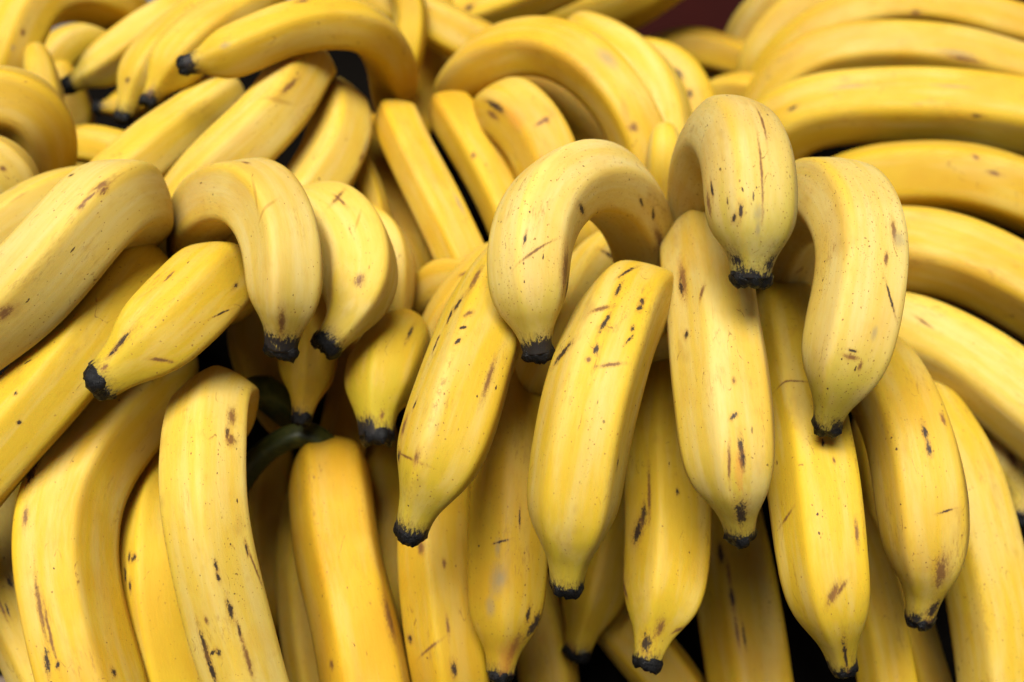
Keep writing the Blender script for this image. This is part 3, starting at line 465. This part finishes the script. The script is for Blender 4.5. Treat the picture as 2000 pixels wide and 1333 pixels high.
  ('low62', 46, [(540, 890, 77), (528, 1000, 76.5), (540, 1150, 76)], 'H', 0, 'shaded bananas deep between the front ones', 'almost black shaded banana deep in the gap under the green stalk', {'w': 0.6}, []),
  ('sideJ', 86, [(1838, 850, 69.5), (1888, 965, 67), (1928, 1120, 65.5), (1955, 1280, 64.8), (1965, 1420, 64.5)], 'O', 25, 'bananas curving down the side of the heap', 'long clean banana with a dotted freckle line in the lower right corner', {'p': 0.3, 'f': 0.5}, [(1905, 1090, 50, 8, 0, 'f'), (1935, 1160, 70, 20, 0, 'f'), (1945, 1015, 20, 8, 60, 'f')]),
  ('sideK', 88, [(1825, 790, 72), (1900, 835, 70.5), (1968, 900, 69.5), (2003, 965, 69.2), (1992, 1022, 69.6)], 'T', 10, 'bananas curving down the side of the heap', 'pale banana with a light arrow shaped scar and dark tip at the picture edge', {'p': 0.6, 'f': 0.2}, [(1910, 830, 24, 6, 40, 'b'), (1920, 842, 20, 6, -40, 'b'), (1975, 900, 34, 12, 20, 'b')]),
  ('sideL', 90, [(1690, 640, 72.5), (1780, 655, 71), (1880, 695, 70), (1980, 765, 69.3), (2090, 860, 69)], 'O', 15, 'bananas curving down the side of the heap', 'pale banana lying above the arrow scarred one with a tan scratch', {'p': 0.6, 'f': 0.2}, [(1800, 632, 30, 4, 20, 'b')]),
  ('sideM', 92, [(1675, 480, 76), (1780, 483, 74.3), (1880, 505, 73.2), (1980, 552, 72.7), (2090, 615, 72.5)], 'O', 30, 'bananas curving down the side of the heap', 'clean yellow banana with a clear lengthwise ridge just below the broad smooth one', {'p': 0.2, 'w': 0.25, 'f': 0.1}, []),
  ('sideN', 73, [(1625, 375, 78.5), (1715, 350, 77), (1830, 343, 76), (1935, 360, 75.5), (2060, 405, 75.3)], 'O', 0, 'bananas curving down the side of the heap', 'broad smooth banana with two small tan specks under the fanned bunch', {'p': 0.1, 'w': 0.35, 'f': 0.1}, [(1943, 334, 22, 7, 0, 'b'), (1905, 302, 12, 6, 30, 'b')]),
  ('fanO', 77, [(1478, 330, 85), (1510, 272, 83), (1575, 225, 81.2), (1680, 208, 80), (1800, 206, 79.3), (1920, 217, 79), (2070, 245, 79)], 'O', 36, 'bananas of the fanned bunch', 'lowest banana of the fanned bunch with a bright upper ridge', {'p': 0.25, 'w': 0.2, 'f': 0.2}, [(1550, 215, 16, 6, 0, 'd'), (1907, 228, 20, 5, 0, 'd'), (1660, 165, 60, 6, 0, 'r'), (1860, 168, 70, 6, 0, 'r')]),
  ('fanP', 60, [(1480, 270, 88), (1512, 195, 86.5), (1575, 132, 85), (1680, 103, 84), (1800, 103, 83.3), (1920, 125, 83), (2070, 172, 83)], 'O', 30, 'bananas of the fanned bunch', 'fan banana with a long dark smudge along its side next above the lowest', {'p': 0.3, 'w': 0.15, 'f': 0.1}, [(1870, 105, 60, 10, 0, 'r'), (1885, 112, 50, 8, 0, 'b')]),
  ('fanQ', 54, [(1490, 230, 91), (1520, 135, 89.5), (1590, 65, 88), (1690, 25, 87), (1800, 15, 86.3), (1920, 38, 86), (2070, 80, 86)], 'O', 20, 'bananas of the fanned bunch', 'fan banana with a grey black patch near its stalk end', {'p': 0.3, 'w': 0.15, 'f': 0.1}, [(1530, 125, 44, 16, 0, 'r'), (1526, 132, 22, 10, 0, 'd'), (1792, 22, 14, 8, 0, 'b')]),
  ('fanR', 50, [(1480, 190, 94), (1495, 110, 93), (1550, 38, 92), (1640, -20, 91), (1750, -60, 91)], 'O', 20, 'bananas of the fanned bunch', 'steep fan banana next to the last and palest one', {'p': 0.3, 'w': 0.15}, []),
  ('fanS', 44, [(1445, 160, 97), (1452, 90, 96.5), (1490, 28, 96), (1560, -35, 95.5)], 'O', 0, 'bananas of the fanned bunch', 'palest outermost fan banana beside the dark red box', {'p': 0.5, 'w': 0.1}, []),
  ('fill1', 52, [(680, -35, 85), (760, 0, 84), (850, 45, 83)], 'O', 0, 'bananas lying at the back of the heap', 'banana crossing behind the high end of the long arch', {'w': 0.3}, []),
  ('fill2', 46, [(715, 265, 79), (748, 370, 77.5), (800, 500, 76.5)], 'H', 20, 'shaded bananas deep between the front ones', 'dim amber banana lying left beside the sharp ridged one', {'w': 0.5}, []),
  ('fill3', 52, [(700, 700, 72), (690, 780, 71.5), (668, 880, 71)], 'H', 20, 'shaded bananas deep between the front ones', 'dark orange banana between the short dim one and the stubby one', {'w': 0.6}, []),
  ('fill4', 48, [(745, 880, 71.5), (752, 1000, 71), (770, 1150, 70.5)], 'H', 20, 'shaded bananas deep between the front ones', 'dim banana deep between the plain amber one and its smooth neighbour', {'w': 0.6}, []),
  ('fill5', 48, [(1705, 840, 74), (1712, 950, 73), (1745, 1100, 72), (1800, 1290, 71)], 'O', 20, 'shaded bananas deep between the front ones', 'dim banana in the dark gap behind the outward bowed one', {'w': 0.5}, []),
]
DZ = [[1.17, -1.46, -0.04], [0.61, -0.6, -0.1], [0.0, 0.0, 0.0], [0.06, -1.05, 0.98], [0.09, -2.05, 1.14], [0.77, -1.57, 0.74], [0.81, -1.92, 1.17], [0.0, 0.0, 0.0], [1.38, -2.14, -0.0], [0.0, 0.0, 0.0], [0.0, 0.0, 0.0], [0.0, 0.0, 0.0], [-0.0, 0.0, -0.0], [0.65, -0.29, -0.63], [0.4, -0.04, 0.2], [0.0, 0.0, 0.0], [0.0, 0.0, 0.0], [0.0, 0.0, 0.0], [0.51, -0.63, 0.02], [0.0, 0.0, 0.0], [0.0, 0.0, 0.0], [-0.0, 0.01, -0.0], [-0.62, 0.07, 0.12], [0.46, -0.6, -0.09], [0.2, -0.32, 0.09], [0.0, 0.0, 0.0], [-0.53, -0.01, 1.11], [1.19, -1.71, 0.49], [0.11, -0.24, 0.12], [0.9, -2.08, 1.01], [0.0, 0.0, 0.0], [0.0, 0.0, 0.0], [-0.33, 0.53, -0.14], [0.21, -0.32, 0.06], [0.08, 0.17, 0.09], [-0.01, 0.02, -0.01], [0.01, 0.0, -0.0], [-0.03, 0.05, -0.03], [0.0, 0.0, 0.0], [0.15, -0.08, -0.07], [0.0, 0.0, 0.0], [-0.08, 0.17, -0.09], [-0.22, 0.47, -0.19], [-0.06, -0.04, 0.04], [0.0, 0.0, 0.0], [0.0, 0.0, 0.0], [0.29, -0.67, 0.39], [0.67, 0.02, 0.32], [-0.49, 0.55, -0.0], [1.53, 1.1, 1.37], [0.0, 0.0, 0.0], [0.0, 0.0, 0.0], [0.29, 0.6, 0.3], [-0.91, -1.02, 0.06], [0.85, -0.82, -0.16], [0.0, 0.0, 0.0], [-0.34, 0.69, -0.33], [0.0, 0.0, 0.0], [1.59, 1.75, -0.34], [0.0, 0.0, 0.0], [0.0, 0.0, 0.0], [0.0, 0.0, 0.0], [2.96, -2.02, -1.19], [0.35, -0.68, -0.25], [0.15, -0.31, 0.16], [-0.1, -0.02, 0.05], [-0.23, -0.4, -0.14], [0.0, 0.0, 0.0], [0.15, 0.08, 0.15], [0.0, 0.0, 0.0], [0.0, 0.0, 0.0], [0.0, 0.0, 0.0], [-0.35, 0.73, -0.37], [1.09, -0.42, -0.46], [-0.5, -1.31, 0.08], [-0.07, 0.14, -0.07], [0.11, -0.17, 0.03], [-0.3, 0.63, -0.31], [-0.51, 0.74, -0.11], [0.19, -0.22, -0.03], [-0.15, 0.07, 0.15], [0.61, -0.65, -0.07], [0.55, 0.67, 0.02], [0.81, -1.38, 0.42], [0.14, 0.31, 0.16], [0.55, -0.93, 0.29], [0.0, 0.0, 0.0]]
STALKS = [("midII", [(640,880,66.5),(600,850,66),(558,858,66),(512,888,66.5),(462,950,67.5)], [.62,.55,.5,.52,.6]),
          ("bigFF", [(470,775,65.5),(510,765,66.5),(545,790,67.5),(575,820,69)], [.7,.75,.7,.6])]

# ------------------------------------------------------------------ setting
def sheet(name, pts, material):
    tag(link(name, pts, [list(range(len(pts)))], material, smooth=False), kind="structure")
sheet("ground", [(-60, -60, 0), (60, -60, 0), (60, 60, 0), (-60, 60, 0)], GROUND)
def box(x0, x1, y0, y1, z0, z1):
    v = [(x, y, z) for z in (z0, z1) for y in (y0, y1) for x in (x0, x1)]
    return v, [(0, 2, 3, 1), (4, 5, 7, 6), (0, 1, 5, 4), (2, 6, 7, 3), (0, 4, 6, 2), (1, 3, 7, 5)]
TZ = CAM_H - .54
v, f = box(-.85, .85, .28, 1.25, TZ - .03, TZ)
table = tag(link("market_table", v, f, WOOD, smooth=False, loc=(0, .8, 0)),
            "brown wooden stall table showing at the lower corner under the heap", "table")
for sx in (-.78, .78):
    for sy in (.34, 1.19):
        v, f = box(sx - .03, sx + .03, sy - .03, sy + .03, .0, TZ - .03)
        link("leg", v, f, WOOD, table, smooth=False)
# added riser under the heap, its black colour standing in for shade in gaps
prof = [(.575, TZ + .003), (.60, TZ + .012), (.645, CAM_H - .40), (.70, CAM_H - .385), (.80, CAM_H - .372), (1.10, CAM_H - .36), (1.12, TZ + .003)]
NX = 60
vs, fs = [], []
for i in range(NX + 1):
    x = -.62 + 1.24 * i / NX
    for j, (y, z) in enumerate(prof):
        k = .004 * math.sin(9.1 * x + 2 * j) + .003 * math.sin(31 * x + j)
        vs.append((x, (.34 if j == 0 and x > -.24 else y + k * .6), z + (k if 1 < j < 6 else 0)))  # front edge drawn forward so the table reads as deep shade there
for i in range(NX):
    for j in range(len(prof) - 1):
        a = i * len(prof) + j
        fs.append((a, a + len(prof), a + len(prof) + 1, a + 1))
tag(link("gap_shade_riser", vs, fs, GAP_SHADE), kind="structure")

# ------------------------------------------------------------------ red box behind the heap
def red_crate():
    bx0, bx1, by0, by1, bz0, bz1 = .04, .50, 1.14, 1.42, TZ, CAM_H - .16
    e = bpy.data.objects.new("crate", None); scene.collection.objects.link(e)
    e.location = ((bx0 + bx1) / 2, (by0 + by1) / 2, bz0)
    tag(e, "dark red box standing behind the heap at the top edge", "crate")
    bpy.context.view_layer.update()
    v, f = box(bx0, bx1, by0, by0 + .012, bz0, bz1); link("side_panel", v, f, RED, e, smooth=False)
    v, f = box(bx0, bx1, by1 - .012, by1, bz0, bz1); link("side_panel", v, f, RED, e, smooth=False)
    v, f = box(bx0, bx0 + .012, by0 + .012, by1 - .012, bz0, bz1); link("end_panel", v, f, RED, e, smooth=False)
    v, f = box(bx1 - .012, bx1, by0 + .012, by1 - .012, bz0, bz1); link("end_panel", v, f, RED, e, smooth=False)
    v, f = box(bx0 + .012, bx1 - .012, by0 + .012, by1 - .012, bz0 + .002, bz0 + .014); link("base", v, f, RED, e, smooth=False)
    v, f = box(bx0 - .01, bx1 + .01, by0 - .012, by0 - .001, bz1 - .03, bz1 + .004); link("rim", v, f, RED, e, smooth=False)
red_crate()

# ------------------------------------------------------------------ bananas
def cross_section(ang, rng, roll, sharp):
    """radius factor of a rounded five sided section, and how much each angle is a ridge"""
    fa = np.radians(roll) + np.arange(5) * 2 * math.pi / 5 + rng.uniform(-.16, .16, 5)
    dd = np.maximum(np.cos(ang[:, None] - fa[None]), 0)
    h = (dd ** sharp).sum(1) ** (-1.0 / sharp)
    h /= .5 * h.mean() + .5 * h.max()
    rg = (h - h.min()) / (h.max() - h.min())
    return h, rg

def frames(C, ref):
    """tangents and twist free normals; at the reference sample the normal looks back at the viewer"""
    T = np.gradient(C, axis=0); T /= np.linalg.norm(T, axis=1)[:, None]
    n = len(C); N = np.zeros_like(C)
    view = -C[ref] / np.linalg.norm(C[ref])
    v = view - T[ref] * (view @ T[ref]); N[ref] = v / np.linalg.norm(v)
    for rngi, step in ((range(ref + 1, n), 1), (range(ref - 1, -1, -1), -1)):
        for i in rngi:
            v = N[i - step] - T[i] * (N[i - step] @ T[i]); N[i] = v / np.linalg.norm(v)
    return T, N, np.cross(T, N)

WITH_STALK = {s[0] for s in STALKS}
def banana(spec, dz, idx):
    key, hw, pts, end, roll, grp, label, pd, marks = spec
    rng = np.random.RandomState(100 + idx)
    S, R = spine(hw, pts, dz)
    C, f, s0, st = full_spine(S, end, R, pd.get('n', rng.uniform(.30, .385)), pd.get('tl', rng.uniform(.82, 1.12)))
    zmin = C[:, 2].min()
    near = zmin < 66
    step, M = (.12, 64) if near else (.2, 40)
    stride = max(1, int(round(step / .05)))
    sel = np.arange(0, len(C), stride)
    if sel[-1] != len(C) - 1: sel = np.append(sel, len(C) - 1)
    # the reference sample: the middle of what the viewer sees
    dref = np.linalg.norm(C - S[75], axis=1); ref = int(np.argmin(dref))
    T, N, Bn = frames(C, ref)
    C, f, s0, st, T, N, Bn = (a[sel] for a in (C, f, s0, st, T, N, Bn))
    ang = np.linspace(-math.pi, math.pi, M, endpoint=False)
    h, rg = cross_section(ang, rng, roll, rng.uniform(14, 26))
    amt = pd.get('a', 1.0) * rng.uniform(.65, 1.0) * np.clip(.35 + (f - .3) * 1.2, .3, 1) * (.35 + .65 * np.clip((s0 / R - 3.2) / 3.5, 0, 1))
    ph = rng.uniform(0, 6.28, 6)
    wob = (.012 * np.sin(2 * ang[None] + ph[0] + s0[:, None] * .35) + .008 * np.sin(3 * ang[None] + ph[1] + s0[:, None] * .8)
           + .010 * np.sin(s0[:, None] * .9 + ph[2]))
    rad = R * f[:, None] * (1 + amt[:, None] * (h[None] - 1) + wob)
    V = C[:, None] + rad[..., None] * (np.cos(ang)[None, :, None] * N[:, None] + np.sin(ang)[None, :, None] * Bn[:, None])
    nr = len(C)
    faces = [(i * M + j, i * M + (j + 1) % M, (i + 1) * M + (j + 1) % M, (i + 1) * M + j) for i in range(nr - 1) for j in range(M)]
    VV = np.concatenate([V.reshape(-1, 3), C[:1] + (C[:1] - C[1:2]) * .3, C[-1:] + (C[-1:] - C[-2:-1]) * .15])
    k0, k1 = nr * M, nr * M + 1
    faces += [(k0, (j + 1) % M, j) for j in range(M)]
    e = (nr - 1) * M
    faces += [(k1, e + j, e + (j + 1) % M) for j in range(M)]
    # peel coordinates
    A = np.broadcast_to(ang[None], (nr, M)); SS = np.broadcast_to(st[:, None], (nr, M)); S0 = np.broadcast_to(s0[:, None], (nr, M))
    pc = np.stack([SS, A * R, S0], -1).reshape(-1, 3)
    fr = np.maximum(f, .45)[:, None]
    rest = np.stack([np.cos(A) * R * fr, np.sin(A) * R * fr, SS], -1).reshape(-1, 3)
    pc = np.concatenate([pc, [[st[0], 0, s0[0]], [st[-1], 0, s0[-1]]]])
    rest = np.concatenate([rest, [[0, 0, st[0]], [0, 0, st[-1]]]])
    rgv = np.concatenate([np.broadcast_to(rg[None], (nr, M)).ravel(), [0, 0]])
    # scars noted on the photograph are carried onto the peel once, as (along, around) places on it
    P = V.reshape(-1, 3); px = 1000 + P[:, 0] / P[:, 2] * FPX; py = 666.5 - P[:, 1] / P[:, 2] * FPX
    Nn = (np.cos(ang)[None, :, None] * N[:, None] + np.sin(ang)[None, :, None] * Bn[:, None]).reshape(-1, 3)
    facing = (Nn * P).sum(1) < 0
    sm = []
    for x, y, ln, wd, an, kd in marks:
        d = (px - x) ** 2 + (py - y) ** 2
        d = np.where(facing, d + (P[:, 2] - zmin) * 4, 1e9)
        q = int(np.argmin(d))
        i, j = divmod(q, M)
        i2 = min(i + 2, nr - 1); i1 = max(i2 - 4, 0)
        la = math.hypot(px[i2 * M + j] - px[i1 * M + j], py[i2 * M + j] - py[i1 * M + j]) / max(abs(st[i1] - st[i2]), 1e-6)   # px per cm along
        j1, j2 = (j - 1) % M, (j + 1) % M
        wa = math.hypot(px[i * M + j2] - px[i * M + j1], py[i * M + j2] - py[i * M + j1]) / (2 * 2 * math.pi / M * R)
        full = FPX / P[q, 2]
        la, wa = max(la, full * .35), max(wa, full * .35)
        a = math.radians(an)
        kl = math.hypot(math.cos(a) * la, math.sin(a) * wa); kw = math.hypot(math.sin(a) * la, math.cos(a) * wa)
        sm.append((float(pc[q, 0]), float(pc[q, 1]), max(ln / 2 / kl, .02), max(wd / 2 / kw, .018), a, kd))
    mat = peel_material(pd, sm, idx)
    W = to_world(VV)
    if end == 'T' or key in WITH_STALK:
        o = bpy.data.objects.new("banana", None); scene.collection.objects.link(o)
        o.empty_display_size = .01; o.location = W.mean(0).tolist()
        pl = link("peel", W, faces, mat, o)
    else:
        o = pl = link("banana", W, faces, mat)
    attr_vec(pl.data, "pc", pc); attr_vec(pl.data, "rest", rest); attr_f(pl.data, "rg", rgv)
    tag(o, label, "banana", grp)
    if end == 'T':
        # dried blossom end: a short ragged crust with a sunken face
        ts = pd.get('t', 1.25); r0 = R * f[-1]
        m2 = 28; a2 = np.linspace(0, 2 * math.pi, m2, endpoint=False)
        prof = [(-.2, .90), (-.08, .985), (.03, 1.0), (.14, .96), (.24, .86), (.30, .70), (.27, .48), (.19, .26)]
        rings = []
        lump = sum(rng.uniform(.03, .085) * np.sin(k * a2 + rng.uniform(0, 6.28)) for k in (2, 3, 5, 7))
        for dz_, rr in prof:
            jit = rng.normal(0, .045, m2) * (1 if dz_ > 0 else .3)
            lj = rng.normal(0, .035, m2) * (dz_ > 0)
            r2 = r0 * rr * (1 + lump * (1 if dz_ > 0 else .5) + jit) 
            ax = (dz_ * ts + lj + .05 * np.sin(2 * a2 + ph[3]) * (dz_ > .2)) * (r0 / .55) ** .5
            rings.append(C[-1] + T[-1] * ax[:, None] + r2[:, None] * (np.cos(a2)[:, None] * N[-1] + np.sin(a2)[:, None] * Bn[-1]))
        tv = np.concatenate(rings + [C[-1:] + T[-1:] * .13])
        tf = [(i * m2 + j, i * m2 + (j + 1) % m2, (i + 1) * m2 + (j + 1) % m2, (i + 1) * m2 + j) for i in range(len(prof) - 1) for j in range(m2)]
        b0 = (len(prof) - 1) * m2
        tf += [(b0 + j, b0 + (j + 1) % m2, len(prof) * m2) for j in range(m2)]
        link("tip", to_world(tv), tf, TIP, o)
    return o

def tube(P, rad, m=20):
    C = resample(nat_spline(np.asarray(P, float), 60), .12)
    T, N, Bn = frames(C, len(C) // 2)
    a = np.linspace(0, 2 * math.pi, m, endpoint=False)
    r = np.interp(np.linspace(0, 1, len(C)), np.linspace(0, 1, len(rad)), rad)
    k = 1 + .10 * np.cos(4 * a)
    V = C[:, None] + (r[:, None] * k[None])[..., None] * (np.cos(a)[None, :, None] * N[:, None] + np.sin(a)[None, :, None] * Bn[:, None])
    n = len(C)
    F = [(i * m + j, i * m + (j + 1) % m, (i + 1) * m + (j + 1) % m, (i + 1) * m + j) for i in range(n - 1) for j in range(m)]
    F += [tuple(range(m))[::-1], tuple((n - 1) * m + j for j in range(m))]
    return V.reshape(-1, 3), F
def px3(x, y, z): return ((x - 1000) / FPX * z, (666.5 - y) / FPX * z, z)

made = {}
for i, (spec, dz) in enumerate(zip(BANANAS, DZ)):
    made[spec[0]] = banana(spec, dz, i)
for key, path, rad in STALKS:
    v, f = tube([px3(*p) for p in path], rad)
    link("stalk", to_world(v), f, STALK, made[key])
